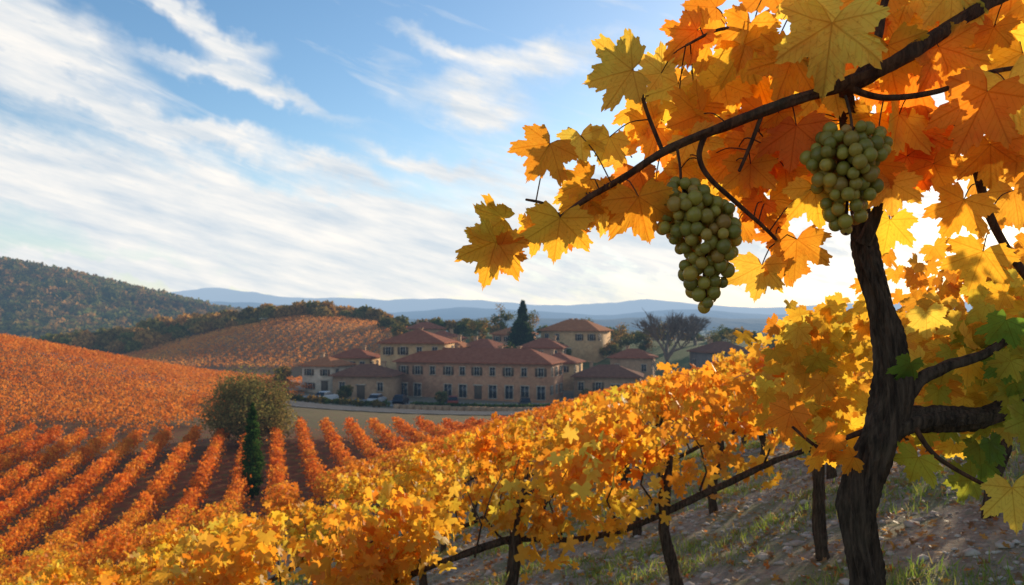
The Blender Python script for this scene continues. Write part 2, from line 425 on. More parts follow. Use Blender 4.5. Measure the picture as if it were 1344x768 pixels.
for (x_, y_, h_, w_) in [(10.5,172,6,5),(26,190,6,7),(31,186,5,6),(22,176,4.5,6),(-14,176,7,7),(-28,200,6,7),(-24,192,5,6),(-8,190,8,7),(-3,205,9,7),(4,215,8,8),(38,200,6,9),(50,190,6,8),(60,180,7,8),(20,210,6,9),(-36,146,4.5,5),(-39,137,4,4),(12,127,2.2,3),(-26,124,2.4,2.4),(-11,125,2,2.4),(19,128,3,3.4)]:
    tree('olive_tree' if h_<5 else 'broadleaf_tree', x_, y_, h_, w_, OL+[(.42,.22,.06)], [3,3,2,2.5], 1300, .34, .22, 18, base=.05)
M_BARE = simple_mat('bare_branch', (.15,.11,.085),(.24,.18,.13), 4)
def bare_tree(name, x, y, h, w):
    E = empty(name, (x, y, float(H(x,y)))); parts = []
    def br(p, d, L, r, lv):
        p1 = p+d*L*.5+rng.normal(size=3)*L*.05; p2 = p+d*L+rng.normal(size=3)*L*.06
        parts.append(tube([p,p1,p2], [r,r*.85,r*.65], 6 if lv<2 else 3, step=L/3)[:2])
        if lv >= 5: return
        for i in range(3 if lv else 8):
            nd = d + rng.normal(size=3)*(.45 if lv else .6)*np.array([w/h*1.2,w/h*1.2,.5]); nd[2] += .22; nd /= np.linalg.norm(nd)
            br(p+(p2-p)*rng.uniform(.6,1), nd, L*rng.uniform(.72,.88), max(r*.6,.06), lv+1)
    br(np.array([0,0,-.3]), np.array([0,0,1.]), h*.25, .5, 0)
    mk_tubes('trunk_and_branches', parts, M_BARE, E)
    return E
bare_tree('bare_tree', 32.0, 164, 17, 14)
bare_tree('bare_tree', 46, 200, 10, 9)
N = 230
fx = rng.uniform(-165, -40, N); fy = 262+rng.normal(size=N)*11 + (fx+100)*.12
sz = rng.uniform(1.6, 3.8, N)*np.where(fx<-110,1.25,1)
blob_mass('autumn_tree_mass', np.stack([fx, fy, H(fx,fy)+sz*.55], -1), sz, pick(N, [(.24,.19,.06),(.44,.24,.08),(.54,.28,.08),(.17,.17,.05)], [3,3,2,2]), M_FOL, 300, .28)
N = 60
fx = rng.uniform(-36, 70, N); fy = 225+rng.normal(size=N)*7
sz = rng.uniform(1.5, 3.0, N)
blob_mass('hedgerow', np.stack([fx, fy, H(fx,fy)+sz*.5], -1), sz, pick(N, [(.15,.14,.045),(.34,.20,.06),(.10,.13,.04)], [3,2,2]), M_FOL, 240, .3)
N = 130
fx = np.linspace(-14, 10, N)+rng.normal(size=N)*.1; fy = 112+.006*fx**2+rng.normal(size=N)*.15
blob_mass('trimmed_hedge', np.stack([fx, fy, H(fx,fy)+.45], -1), np.full(N,.65), pick(N, [(.06,.10,.03),(.10,.14,.035)], [2,1]), M_FOL, 60)
N = 60
fx = np.linspace(-40, -18, N); fy = 112.5-.1*(fx+18)*.3+rng.normal(size=N)*.3
blob_mass('shrub_border', np.stack([fx, fy, H(fx,fy)+.4], -1), rng.uniform(.4,.9,N), pick(N, [(.08,.11,.03),(.26,.15,.04)], [2,1]), M_FOL, 60)

# ------------------------------------------------------------------ buildings
def wall_mat(name, c1, c2):
    m, nt, out = new_mat(name)
    f = noise_fac(nt, .8, 6, rough=.7); f2 = noise_fac(nt, 6, 4, rough=.7)
    c = ramp(nt, f, [(.3, c1), (.7, c2)])
    c = mixc(nt, ramp(nt, f2, [(.45,0.),(.65,.4)]), c, mixc(nt, 1., c, (.6,.55,.5), 'MULTIPLY'))
    br = nt.nodes.new('ShaderNodeTexVoronoi'); br.inputs['Scale'].default_value = 2.6
    g = nt.nodes.new('ShaderNodeNewGeometry'); nt.links.new(g.outputs['Position'], br.inputs['Vector'])
    gr = nt.nodes.new('ShaderNodeRGBToBW'); nt.links.new(br.outputs['Color'], gr.inputs[0])
    c = mixc(nt, .4, c, mixc(nt, 1., c, ramp(nt, gr.outputs[0], [(0.,.3),(1.,1.)]), 'MULTIPLY'))
    p = pbsdf(nt, c, .9, .2, bump(nt, f2, .5, .05))
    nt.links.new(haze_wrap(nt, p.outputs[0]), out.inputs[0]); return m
W_STONE = wall_mat('wall_stone', (.42,.24,.13), (.56,.35,.20))
W_TAN = wall_mat('wall_tan', (.60,.35,.16), (.72,.46,.23))
W_PALE = wall_mat('wall_pale', (.66,.50,.34), (.76,.61,.45))
W_PINK = wall_mat('wall_pink', (.48,.22,.12), (.62,.33,.18))
W_GREY = wall_mat('wall_grey', (.22,.17,.14), (.30,.24,.20))
def roof_mat(name, c1, c2):
    m, nt, out = new_mat(name)
    tc = nt.nodes.new('ShaderNodeTexCoord')
    f = noise_fac(nt, 1.6, 6, tc.outputs['Object'], .7)
    c = ramp(nt, f, [(.3, c1), (.72, c2)])
    wv = nt.nodes.new('ShaderNodeTexWave'); wv.inputs['Scale'].default_value = 1.3; wv.inputs['Distortion'].default_value = .4
    nt.links.new(tc.outputs['Object'], wv.inputs['Vector'])
    c = mixc(nt, mth(nt, 'MULTIPLY', wv.outputs['Fac'], .35), c, mixc(nt, 1., c, (.5,.42,.38), 'MULTIPLY'))
    p = pbsdf(nt, c, .95, .06, bump(nt, wv.outputs['Fac'], .6, .08))
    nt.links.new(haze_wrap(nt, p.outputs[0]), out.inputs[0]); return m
RF1 = roof_mat('roof_tiles', (.30,.09,.045), (.46,.17,.09))
RF2 = roof_mat('roof_tiles_dark', (.20,.08,.05), (.32,.15,.085))
RF3 = roof_mat('roof_tiles_orange', (.42,.14,.055), (.58,.24,.10))
M_GLASS = simple_mat('window_glass', (.012,.013,.016), (.03,.032,.036), 2, rough=.15, spec=.5)
M_FRAME = simple_mat('window_surround', (.42,.33,.24), (.52,.42,.31), 3)
M_SHUT = simple_mat('shutter_paint', (.09,.06,.04), (.13,.09,.055), 3)
def building(name, x, y, w, d, hgt, rot, wall, roof, rise=1.8, storeys=2, bay=2.6, door=True, shutters=True, ridge=None, chim=1, arches=False):
    z = float(min(H(x+dx, y+dy) for dx in (-w/3,0,w/3) for dy in (-d/3,0,d/3)))+.15
    E = empty(name, (x, y, z)); E.rotation_euler = (0, 0, R(rot))
    v, f = box((0,0,hgt/2-1), (w, d, hgt+2)); mk('walls', v, f, wall, E, smooth=False)
    o = .55; W, D_ = w/2+o, d/2+o; rl = (w-d)/2 if ridge is None else ridge; rl = max(rl, .05); th = .18
    rv = [(-W,-D_,hgt+.003),(W,-D_,hgt+.003),(W,D_,hgt+.003),(-W,D_,hgt+.003),(-W,-D_,hgt+th),(W,-D_,hgt+th),(W,D_,hgt+th),(-W,D_,hgt+th),(-rl,0,hgt+th+rise),(rl,0,hgt+th+rise)]
    mk('roof', rv, [(0,3,2,1),(0,1,5,4),(1,2,6,5),(2,3,7,6),(3,0,4,7),(4,5,9,8),(6,7,8,9),(5,6,9),(7,4,8)], roof, E, smooth=False)
    G, Fr, Sh, Dr = [], [], [], []
    sh = hgt/storeys
    for side in (0,1,2,3):
        L = w if side in (0,2) else d; nb = max(1, int(L/bay)); off = (d if side in (0,2) else w)/2
        def tr(vf, side=side, off=off):
            v, f = vf; v = v.copy(); a = side*math.pi/2
            xx, yy = v[:,0].copy(), v[:,1]-off
            v[:,0] = xx*math.cos(a)-yy*math.sin(a); v[:,1] = xx*math.sin(a)+yy*math.cos(a); return v, f
        for s in range(storeys):
            for b in range(nb):
                if rng.random() < .12: continue
                cx = (b-(nb-1)/2)*L/nb + rng.normal()*.08; cz = s*sh+sh*.55; wh = min(1.35, sh*.45); ww = .85
                if s == 0 and side == 0 and door and b == nb//2:
                    Dr.append(tr(box((cx,-.03,1.1),(1.3,.06,2.2)))); Fr.append(tr(box((cx,-.06,2.3),(1.7,.12,.2)))); continue
                if s == 0 and arches and side == 0: cz = 1.25; wh = 2.1; ww = 1.3
                G.append(tr(box((cx,-.015,cz),(ww,.03,wh))))
                Fr += [tr(box((cx,-.06,cz+wh/2+.07),(ww+.3,.12,.14))), tr(box((cx,-.09,cz-wh/2-.05),(ww+.3,.18,.1))), tr(box((cx-ww/2-.05,-.04,cz),(.1,.08,wh))), tr(box((cx+ww/2+.05,-.04,cz),(.1,.08,wh))), tr(box((cx,-.035,cz),(.06,.04,wh-.002)))]
                if shutters and wh < 1.5 and rng.random() < .6:
                    Sh += [tr(box((cx-ww/2-.1-.22,-.03,cz),(.42,.06,wh))), tr(box((cx+ww/2+.1+.22,-.03,cz),(.42,.06,wh)))]
    for nm, lst, mt in (('windows',G,M_GLASS),('window_surrounds',Fr,M_FRAME),('shutters',Sh,M_SHUT),('door',Dr,M_SHUT)):
        if lst: v, f = join(lst); mk(nm, v, f, mt, E, smooth=False)
    cl = []
    for i in range(chim):
        cx = rng.uniform(-w*.3, w*.3); cl += [box((cx, d*.12, hgt+rise*.75),(.6,.6,1.8)), box((cx, d*.12, hgt+rise*.75+.98),(.8,.8,.14))]
    if cl: v, f = join(cl); mk('chimney', v, f, W_STONE, E, smooth=False)
    return E
building('stone_farmhouse', -5.5, 136, 27, 9, 5.9, -18, W_PINK, RF1, 2.2, 2, 2.5, chim=3, arches=True)
building('stone_farmhouse', -16.8, 143, 11, 10, 8.6, -8, W_TAN, RF1, 2.2, 3, 2.6, chim=1)
building('cottage', -23.8, 131.5, 9.5, 7, 3.6, -8, W_STONE, RF2, 1.7, 1, 2.4, chim=1)
building('village_house', -31.5, 136, 6, 6, 4.6, -22, W_PALE, RF3, 1.4, 2, 2.2, chim=1)
building('village_house', -28.5, 146, 7, 6, 5.6, -10, W_TAN, RF1, 1.5, 2, 2.3, chim=1)
building('villa', 14.6, 182, 13.5, 9, 6.2, -26, W_TAN, RF3, 2.4, 2, 2.5, chim=2)
building('village_house', 6.5, 165, 8.5, 7, 5.2, -12, W_PINK, RF1, 1.8, 2, 2.4)
building('village_house', -5.6, 160, 8.5, 7, 5.8, -28, W_STONE, RF1, 1.8, 2, 2.4)
building('village_house', -12.5, 157, 7, 6, 6.6, -14, W_TAN, RF3, 1.7, 2, 2.4)
building('village_house', -22.5, 207, 9, 7, 3.6, 12, W_STONE, RF1, 1.6, 1, 2.4)
building('village_house', -16, 184, 8, 7, 4.6, -30, W_TAN, RF1, 1.7, 2, 2.4)
building('village_house', 0.5, 186, 8, 7, 4.5, -25, W_PINK, RF3, 1.7, 2, 2.4)
building('outbuilding', 16.5, 137, 11, 8, 3.4, -10, W_STONE, RF2, 1.8, 1, 2.6)
building('outbuilding', 8.8, 148, 7, 7, 4.6, -20, W_TAN, RF1, 1.7, 2, 2.6)
building('village_house', 24, 158, 8, 6, 4.2, -18, W_STONE, RF1, 1.6, 1, 2.4)
building('barn', 42.5, 162, 10, 8, 4.8, 12, W_GREY, RF2, 2.0, 1, 3)

wp = [box((xx, 109.4+.006*xx*xx, float(H(xx,109.4+.006*xx*xx))+.25+rng.uniform(-.04,.04)), (.98,.45,1.0)) for xx in np.arange(-16, 12, 1.0)]
v, f = join(wp); mk('stone_wall', v, f, W_STONE, smooth=False)

# parked cars
def car(x, y, rot, col):
    z = float(H(x,y))+.14; E = empty('parked_car', (x,y,z)); E.rotation_euler = (0,0,R(rot))
    m, nt, out = new_mat('car_paint'); p = pbsdf(nt, mixc(nt, mth(nt,'MULTIPLY',noise_fac(nt,3),.2), col, (.1,.1,.1)), .3, .5); nt.links.new(p.outputs[0], out.inputs[0])
    def prof(pts, w, topw=None):
        n = len(pts); V = []
        for s in (-1,1):
            for (a,b,k) in pts: V.append((a, s*w/2*k, b))
        Fq = [tuple(range(n)), tuple(range(2*n-1, n-1, -1))]+[(i, i+n, (i+1)%n+n, (i+1)%n) for i in range(n)]
        return V, Fq
    V, Fq = prof([(-2.05,.35,.97),(-2.1,.62,.98),(-2.0,.9,.95),(-1.2,.98,.95),(.9,.95,.95),(1.85,.78,.93),(2.1,.6,.92),(2.1,.32,.95),(1.7,.24,1),(-1.7,.24,1)], 1.72)
    o = mk('body', V, Fq, m, E, smooth=False); b = o.modifiers.new('b','BEVEL'); b.width=.06; b.segments=2
    V, Fq = prof([(-1.85,.93,.9),(-1.4,1.4,.74),(.15,1.42,.74),(.95,.93,.9)], 1.7)
    mk('cabin_glass', V, Fq, M_GLASS, E, smooth=False)
    V, Fq = prof([(-1.38,1.395,.75),(-1.3,1.45,.72),(.1,1.47,.72),(.17,1.41,.75)], 1.7); mk('roof_panel', V, Fq, m, E, smooth=False)
    ws = []
    for a in (-1.28,1.3):
        for s in (-.76,.76):
            ws.append(tube([(a,s-.1,.31),(a,s,.31),(a,s+.1,.31)], [.31,.31,.31], 16, step=.1)[:2])
    mk_tubes('wheels', ws, simple_mat('tyre', (.02,.02,.02),(.035,.035,.035), 9), E)
car(-20.3, 120, 80, (.5,.5,.5)); car(-16.8, 120.3, 84, (.03,.04,.06)); car(-27.6, 118.5, 70, (.6,.6,.6)); car(-9, 121, 95, (.25,.04,.03)); car(2.0, 120.5, 92, (.04,.05,.05))

# ------------------------------------------------------------------ vineyard fields
def row_pts(p0, p1, n):
    t = rng.uniform(0,1,n)[:,None]; return np.array(p0)*(1-t)+np.array(p1)*t
def field(name, rows, per_m, s, pal, w, hw=.33, h0=.45, h1=1.45):
    P=[];Cc=[]
    for (a,b) in rows:
        L = math.dist(a,b); n = int(L*per_m); q = row_pts(a,b,n)
        d = nrmz(np.array([b[0]-a[0], b[1]-a[1]])[None])[0]; nn = np.array([-d[1], d[0]])
        along = q@d; lum = np.sin(along*3.9+a[0])*.5+np.sin(along*2.3+a[1])*.5
        hz = h0+(h1-h0+.22*lum)*np.sqrt(rng.uniform(0,1,n))
        wid = hw*(1.15-.55*(hz-h0)/(h1-h0))*(1+.25*lum)
        q = q+nn*(rng.normal(size=n)*wid)[:,None]
        P.append(np.stack([q[:,0],q[:,1],H(q[:,0],q[:,1])+hz],-1))
        vc = pick(int(L)+3, pal, w)[np.clip(((q-np.array(a))@d).astype(int),0,int(L)+2)]
        Cc.append(vc*.6+pick(n,pal,w)*.4)
    P = np.concatenate(P); Cc = np.concatenate(Cc); N = len(P)
    pn = np.array([mn.noise(Vector((a*.09,b*.09,.7))) for a,b in P[::16,:2]]); pn = np.repeat(pn,16)[:N] if len(pn)*16>=N else np.zeros(N)
    Cc = Cc*(1+.35*pn[:,None]*np.array([.6,1.,.8]))
    t = rng.normal(size=(N,3))*.7+np.array([0,0,-.6]); n = rng.normal(size=(N,3))+np.array([0,0,.5])
    return leaves(name, P, t, n, rng.uniform(.6,1.2,N)*s, np.clip(Cc,0,.95), T0, M_FIELD)
rows=[]
for i,x58 in enumerate(np.arange(-52, 30, 2.05)):
    ye = 60+ (8*min(1,max(0,(x58+24)/4))) + rng.uniform(-.7,.7)
    rows.append(((x58-.3*(19.5-58), 19.5), (x58-.3*(ye-58), ye)))
near_r = [((a[0],a[1]), (a[0]-.3*16, a[1]+16)) for a,b in rows]; far_r = [((a[0]-.3*15, a[1]+15), b) for a,b in rows]
PF=[(.86,.24,.03),(.74,.16,.02),(.92,.38,.045),(.50,.10,.018)]
field('vineyard_field', far_r, 140, .145, PF, [4,3,2.2,1.], hw=.25)
field('vineyard_field', near_r, 240, .10, PF+[GOLD], [4,2.5,3,1.4,2.2], hw=.27)
rows=[]
for k in np.arange(-40, 160, 2.3):
    d=np.array([.94,-.33]); nn=np.array([.33,.94]); o=np.array([-90.,62.])+nn*k
    a=o-d*60
    for t0 in np.arange(0,135,9.):
        s=a+d*t0; e=s+d*9
        m=(s+e)/2
        if m[1]<64 or m[1]>152 or m[0]>-28-(m[1]-64)*.12: continue
        if m[0] < -150: continue
        rows.append((tuple(s),tuple(e)))
field('vineyard_hillside', rows, 36, .20, [(.80,.25,.045),(.70,.19,.03),(.86,.33,.055)], [4,2.5,2.5], hw=.30, h0=.3, h1=1.5)
rows=[]
for xx in np.arange(-112,-22,2.4):
    for t0 in np.arange(178,248,7.):
        if xx > -26-(t0-178)*.05: continue
        rows.append(((xx,t0),(xx+1.6,t0+7)))
field('vineyard_hillside', rows, 13, .30, [(.78,.32,.09),(.72,.26,.07),(.82,.38,.10)], [4,3,2], hw=.4)

# ------------------------------------------------------------------ near vine rows
def near_row(yr, x0, x1, dens, T, s, tilt=0.):
    E = empty('vineyard_row', (0,0,0))
    L = x1-x0; nc = int(L*24*dens); cx = rng.uniform(x0,x1,nc)
    vine = np.round((cx-x0)/1.15); cx = cx + (x0+vine*1.15-cx)*.26
    xl = cx/yr
    top = 1.28+.14*np.sin(cx*2.2+yr)+.10*np.sin(cx*5.3+yr*2) - .22*np.clip((.02-xl)/.25,0,1)
    hz = .64+(top-.64)*rng.beta(1.6,1.05,nc); cy = yr+tilt*cx+rng.normal(size=nc)*.2
    k = 17; off = np.clip(rng.normal(size=(nc,k,3)),-1.7,1.7)*np.array([.10,.09,.09])
    P = np.stack([cx,cy,H(cx,cy)+hz],-1)[:,None,:]+off
    nn = (off*3+rng.normal(size=off.shape)*.6+np.array([-.1,-.4,.3])).reshape(-1,3)
    t = (rng.normal(size=off.shape)*.55+np.array([0,-.15,-.8])).reshape(-1,3)
    pal=[GOLD,AMBER,ORANGE,LEMON,RUST,YG]
    cc = np.repeat(pick(nc, pal,[4.5,4.6,4.2,2.6,2.4,1.]),k,0)*.68+pick(nc*k,pal,[5,4,3,3,1.5,.8])*.32
    leaves('leaves', P.reshape(-1,3), t, nn, rng.uniform(.55,1.15,nc*k)*s, cc, T, M_LEAFM, E)
    parts=[]; xs_=np.arange(x0,x1,.35)
    ph=rng.uniform(0,6)
    parts.append(tube([(a, yr+tilt*a+.03*math.sin(a*4+ph), float(H(a,yr+tilt*a))+.68+.05*math.sin(a*3.1+ph)+rng.normal()*.012) for a in xs_], [.017+.006*rng.random() for _ in xs_], 8, step=.05, rough=.35, freq=40)[:2])
    for a in np.arange(x0+.25, x1, 1.0 if yr<9 else 1.4):
        a+=rng.normal()*.08; yy=yr+tilt*a; z=float(H(a,yy)); lean=rng.normal()*.07
        parts.append(tube([(a+lean,yy,z-.1),(a+lean*.7+rng.normal()*.02,yy+.02,z+.22),(a+rng.normal()*.025,yy-.02,z+.5),(a+.02,yy,z+.74),(a+.06,yy,z+1.0)], [.052,.04,.036,.036,.012], 10, step=.04, rough=.35, freq=35, seed=a)[:2])
    for a in np.arange(x0, x1, .3):
        a+=rng.normal()*.05; yy=yr+tilt*a; z=float(H(a,yy))+.7
        parts.append(tube([(a,yy,z),(a+rng.normal()*.06,yy+rng.normal()*.06,z+.2),(a+rng.normal()*.1,yy+rng.normal()*.1,z+.42)], [.008,.006,.003], 5, step=.12)[:2])
    mk_tubes('trunks_and_cordon', parts, M_BARK, E)
near_row(5.0, -4.2, 4.6, 1.1, T2, .082, .02)
near_row(7.7, -6.2, 6.5, .95, T2, .082, .02)
near_row(10.4, -8.2, 9, .82, T1, .084)
near_row(13.2, -10.5, 12, .72, T1, .088)
near_row(16.2, -12.5, 14, .65, T1, .09)

# ------------------------------------------------------------------ litter
N=11000
px_=rng.uniform(-4,8,N); py_=rng.uniform(2.6,12,N)
ph=(1+5**.5)/2
IV=nrmz(np.array([(-1,ph,0),(1,ph,0),(-1,-ph,0),(1,-ph,0),(0,-1,ph),(0,1,ph),(0,-1,-ph),(0,1,-ph),(ph,0,-1),(ph,0,1),(-ph,0,-1),(-ph,0,1)],float))
IF=np.array([(0,11,5),(0,5,1),(0,1,7),(0,7,10),(0,10,11),(1,5,9),(5,11,4),(11,10,2),(10,7,6),(7,1,8),(3,9,4),(3,4,2),(3,2,6),(3,6,8),(3,8,9),(4,9,5),(2,4,11),(6,2,10),(8,6,7),(9,8,1)])
sz=np.minimum(rng.exponential(.009,N)+.006,.045)
Vs=(IV[None]*rng.uniform(.6,1.25,(N,12,1))*sz[:,None,None]*np.array([1.3,1,.6]))+np.stack([px_,py_,H(px_,py_)+sz*.2],-1)[:,None,:]
mk('stones', Vs.reshape(-1,3), (IF[None]+(np.arange(N)*12)[:,None,None]).reshape(-1,3), simple_mat('stone',(.34,.28,.22),(.58,.51,.42),9,haze=False), smooth=False)
N=9500
px_=rng.uniform(-4,8,N); py_=rng.uniform(2.6,13,N)
P=np.stack([px_,py_,H(px_,py_)+.015],-1)
leaves('fallen_leaves',P,np.concatenate([rng.normal(size=(N,2)),rng.normal(size=(N,1))*.15],1),rng.normal(size=(N,3))*.3+np.array([0,0,1.]),rng.uniform(.022,.05,N),pick(N,[(.44,.24,.10),(.34,.20,.09),(.72,.38,.07),(.55,.20,.05)],[3,3,1.6,1.5]),T1,M_LEAFM,curl=1.5)
tc_=rng.uniform([-4,2.6],[9,14],(3600,2)); keep=np.array([mn.noise(Vector((a*.7,b*.7,3.)))>-.04 for a,b in tc_]); tc_=tc_[keep]
k=34; N=len(tc_)*k
gp=(tc_[:,None,:]+rng.normal(size=(len(tc_),k,2))*.09).reshape(-1,2)
P=np.stack([gp[:,0],gp[:,1],H(gp[:,0],gp[:,1])],-1)
TG=(np.array([(-.06,0,0),(.06,0,0),(.0,1,0)],float),np.array([(0,1,2)]),np.zeros((3,3)))
leaves('grass',P,rng.normal(size=(N,3))*.4+np.array([0,0,1.]),rng.normal(size=(N,3)),rng.uniform(.025,.10,N),pick(N,[(.20,.32,.06),(.30,.34,.08),(.44,.36,.16)],[5,3,1.6]),TG,M_LEAFM)

# ------------------------------------------------------------------ foreground old vine (stands ~1.6 m in front of the viewer)
FX=1045.
def W(u,v,d=1.6): return ((u-672)*d/FX, d, (425-v)*d/FX)
def Wr(r,d=1.6): return r*d/FX
OV = empty('old_grape_vine',(0,0,0))
def path(pts, d=1.6): return [W(a,b,(c[1] if len(c)>1 else d)) for a,b,*c in pts], [Wr(c[0]) for a,b,*c in pts]
def T_(pts, sides, step, rough=0, freq=30, twist=0, seed=0., ridg=0):
    P_, r_ = path(pts); return tube(P_, r_, sides, step, rough, freq, twist, seed, ridg)
gz=float(H(.73,1.6)); vb=425-gz*FX/1.6
trunk=[T_([(1150,vb+40,30,1.6),(1144,vb-60,24,1.6),(1136,850,21,1.6),(1136,768,20,1.6),(1130,700,19,1.6),(1132,640,20,1.6),(1154,580,23,1.6),(1172,520,21,1.6),(1170,460,18,1.6),(1156,400,16,1.61),(1140,350,14.5,1.62),(1130,308,12.5,1.64),(1124,250,9,1.67),(1115,180,8,1.67),(1108,122,9,1.62)],64,.007,.36,30,5.,1.3,.28),
 T_([(1134,320,11,1.62),(1148,285,7.5,1.6),(1160,255,6,1.59),(1158,226,4.5,1.58)],20,.006,.3,30,4,2.,.2),
 T_([(1163,562,18,1.6),(1195,550,19,1.62),(1240,550,16,1.66),(1290,546,14,1.7),(1340,528,13,1.74),(1400,505,13,1.78),(1500,490,12,1.85)],40,.007,.4,30,5,7.7,.26),
 T_([(1178,530,14,1.6),(1205,500,9,1.6),(1240,482,7,1.6),(1290,466,6,1.6),(1330,442,5,1.6),(1380,425,5,1.6)],20,.006,.3,30,5,4.,.2)]
mk_tubes('trunk', trunk, M_BARK, OV)
canes=[T_([(1420,-60,11,1.62),(1344,-22,10,1.6),(1290,8,9.5,1.58),(1225,50,9.5,1.56),(1180,78,9.5,1.55),(1130,103,10,1.56),(1085,118,8,1.55),(1030,136,6.8,1.54),(970,158,6,1.53),(900,186,5.2,1.53),(862,205,4.6,1.53),(820,232,4.1,1.53),(775,258,3.7,1.53),(738,284,3.3,1.53),(700,312,2.8,1.53),(664,322,2.,1.53)],18,.005,.34,40,4,1.,.16),
 T_([(1130,103,10,1.56),(1112,118,9,1.6),(1112,160,8,1.66)],14,.005,.2),
 T_([(735,285,3,1.53),(715,268,2,1.53),(690,262,1.5,1.53)],8,.005),
 T_([(668,322,2.,1.53),(655,300,1.6,1.53),(658,280,1.2,1.53)],8,.005),
 T_([(925,178,4,1.53),(918,205,3.5,1.54),(930,232,3.2,1.54),(965,265,3,1.54),(1000,296,2.5,1.54),(1022,318,2,1.54)],10,.005,.15),
 T_([(1095,116,6,1.56),(1050,80,4,1.58),(1000,50,3,1.6),(950,38,2.3,1.6),(900,60,1.5,1.58)],10,.005,.15),
 T_([(870,200,3,1.54),(850,150,2.5,1.54),(838,110,2,1.54),(826,85,1.4,1.54)],8,.005,.1),
 T_([(1125,104,8,1.56),(1150,55,6,1.6),(1162,0,5,1.62),(1190,-60,4,1.64)],12,.005,.2),
 T_([(1110,114,5,1.56),(1160,128,4,1.55),(1230,120,3.5,1.54),(1300,95,3,1.54),(1370,85,2.5,1.54)],10,.005,.15),
 T_([(1262,130,4,1.6),(1278,205,5,1.62),(1296,275,5.5,1.64),(1322,328,5.5,1.66),(1365,385,6,1.68),(1420,440,7,1.7)],14,.005,.2),
 T_([(1000,150,3,1.54),(985,190,2.5,1.54),(970,225,2,1.54)],8,.005),
 T_([(1150,560,5,1.6),(1110,575,3.5,1.6),(1080,590,2.5,1.58),(1040,560,2,1.6)],8,.005),
 T_([(1200,560,4,1.6),(1230,600,3,1.58),(1300,640,2.5,1.56),(1340,650,2,1.56)],8,.005)]
mk_tubes('canes', canes, M_CANE, OV)
CP=np.concatenate([c[2] for c in canes])
L=[ # base, pointing angle, size, depth
(652,316,252,68,1.5),(650,320,165,44,1.5),(656,326,330,42,1.5),(662,287,165,50,1.5),(722,188,238,60,1.52),(762,178,275,44),(735,286,262,64,1.5),(712,296,240,48),(765,262,300,56),(838,258,283,74,1.49),(775,235,205,58),
(830,92,188,72,1.52),(845,140,232,60),(868,96,140,46),(890,110,250,66),(880,178,258,58),(862,168,205,54),(905,182,300,54),(930,60,150,58),(915,40,215,62),(950,110,236,76),(990,88,282,76),(985,30,256,74),
(1040,75,250,80),(1092,30,262,96,1.49),(1000,190,228,76),(968,196,282,68),(1045,165,258,74),(1062,130,300,66),(1165,60,282,84),(1200,100,248,80),(1232,62,292,82),(1296,120,250,98,1.48),(1322,110,292,94,1.5),(1200,170,285,70),(1150,150,325,58),
(1260,30,240,80),(1310,40,280,82),(1342,70,250,84),(1200,10,262,80),(1140,-10,250,82),(1060,-10,300,78),(1010,-20,230,76),(1250,-15,275,80),(1330,-20,262,80),(985,240,248,56),(1010,262,292,58),(1046,314,255,78,1.51),(1000,348,262,52,1.52),(1030,345,330,40),(1068,246,278,60,1.52),(970,288,305,46),
(1168,288,262,56),(1190,205,300,62),(1265,262,250,60,1.54),(1330,250,280,62),(1290,330,255,62),(920,150,205,70),(890,140,300,60),(945,195,255,60),(1075,170,235,62),(1180,150,255,70),(1240,150,260,70),(800,180,250,44),
(975,60,300,70),(940,10,180,56),(1090,100,230,78),(1120,60,300,76),(1180,30,235,80),(1300,190,280,70),(1340,180,250,74),(1225,215,300,56),(820,205,150,40),(790,250,320,44),(700,300,140,34),(860,250,320,40),
(1030,220,210,60),(1060,190,290,58),(930,230,320,44),(1150,215,300,44),(985,215,270,60),(1012,205,250,62),(1040,240,300,50),(1000,265,225,44),(1024,300,205,44),(960,225,290,50),(755,250,235,50),(745,300,320,40),(1170,240,275,52)]
ex=[]
for q in L:
    d=q[4] if len(q)>4 else 1.60+rng.uniform(-.06,.16); ex.append((q[0],q[1],q[2],q[3]*(.93 if len(q)<5 else 1.),d))
for i in range(34):
    u=rng.uniform(900,1370); top=max(-60, 150-(u-880)*.45); v=rng.uniform(top-50, 215)
    ex.append((u,v,rng.normal(262,32),rng.uniform(45,74),1.64+rng.uniform(.0,.34)))
for i in range(16):
    t=rng.random(); u=760+t*300; v=262-t*120+rng.normal()*16
    ex.append((u,v,rng.normal(255,45),rng.uniform(36,58),1.58+rng.uniform(-.03,.2)))
ex=np.array(ex); N=len(ex)
P=np.array([W(a,b,d) for a,b,_,_,d in ex]); a=np.radians(ex[:,2])
t=np.stack([np.cos(a),rng.normal(size=N)*.25,np.sin(a)],-1)
n=np.stack([rng.normal(size=N)*.32-.5,-np.ones(N),rng.normal(size=N)*.3-.1],-1)
col=pick(N,[ORANGE,AMBER,GOLD,RUST,LEMON],[3.6,5,4.5,.4,2.])
leaves('leaves',P,t,n,ex[:,3]*ex[:,4]/FX,col,T3,M_LEAF,OV,curl=1.1)
pts=[]
for i in range(N):
    b=P[i]; dd=np.linalg.norm(CP-b,axis=1); j=int(dd.argmin())
    if dd[j]<.16: e=CP[j]
    else: e=b-t[i]*Wr(14)+np.array([0,.02,.012])
    m=(b+e)/2+np.array([0,.004,.012]); pts.append(tube([b,m,e],[.0011,.0013,.0015],5,step=.012)[:2])
mk_tubes('petioles', pts, M_CANE, OV)
ex=[]
def cloud(n,u0,u1,v0,v1,d0,d1,s0,s1,pal,w,ang=262):
    nc=max(1,n//7)
    for _ in range(nc):
        cu,cv,cd=rng.uniform(u0,u1),rng.uniform(v0,v1),rng.uniform(d0,d1)
        c0=pick(1,pal,w)[0]
        for _ in range(7):
            c=c0*.5+pick(1,pal,w)[0]*.5
            ex.append((cu+rng.normal()*26,cv+rng.normal()*26,rng.normal(ang,40),rng.uniform(s0,s1),cd+rng.normal()*.05,*c))
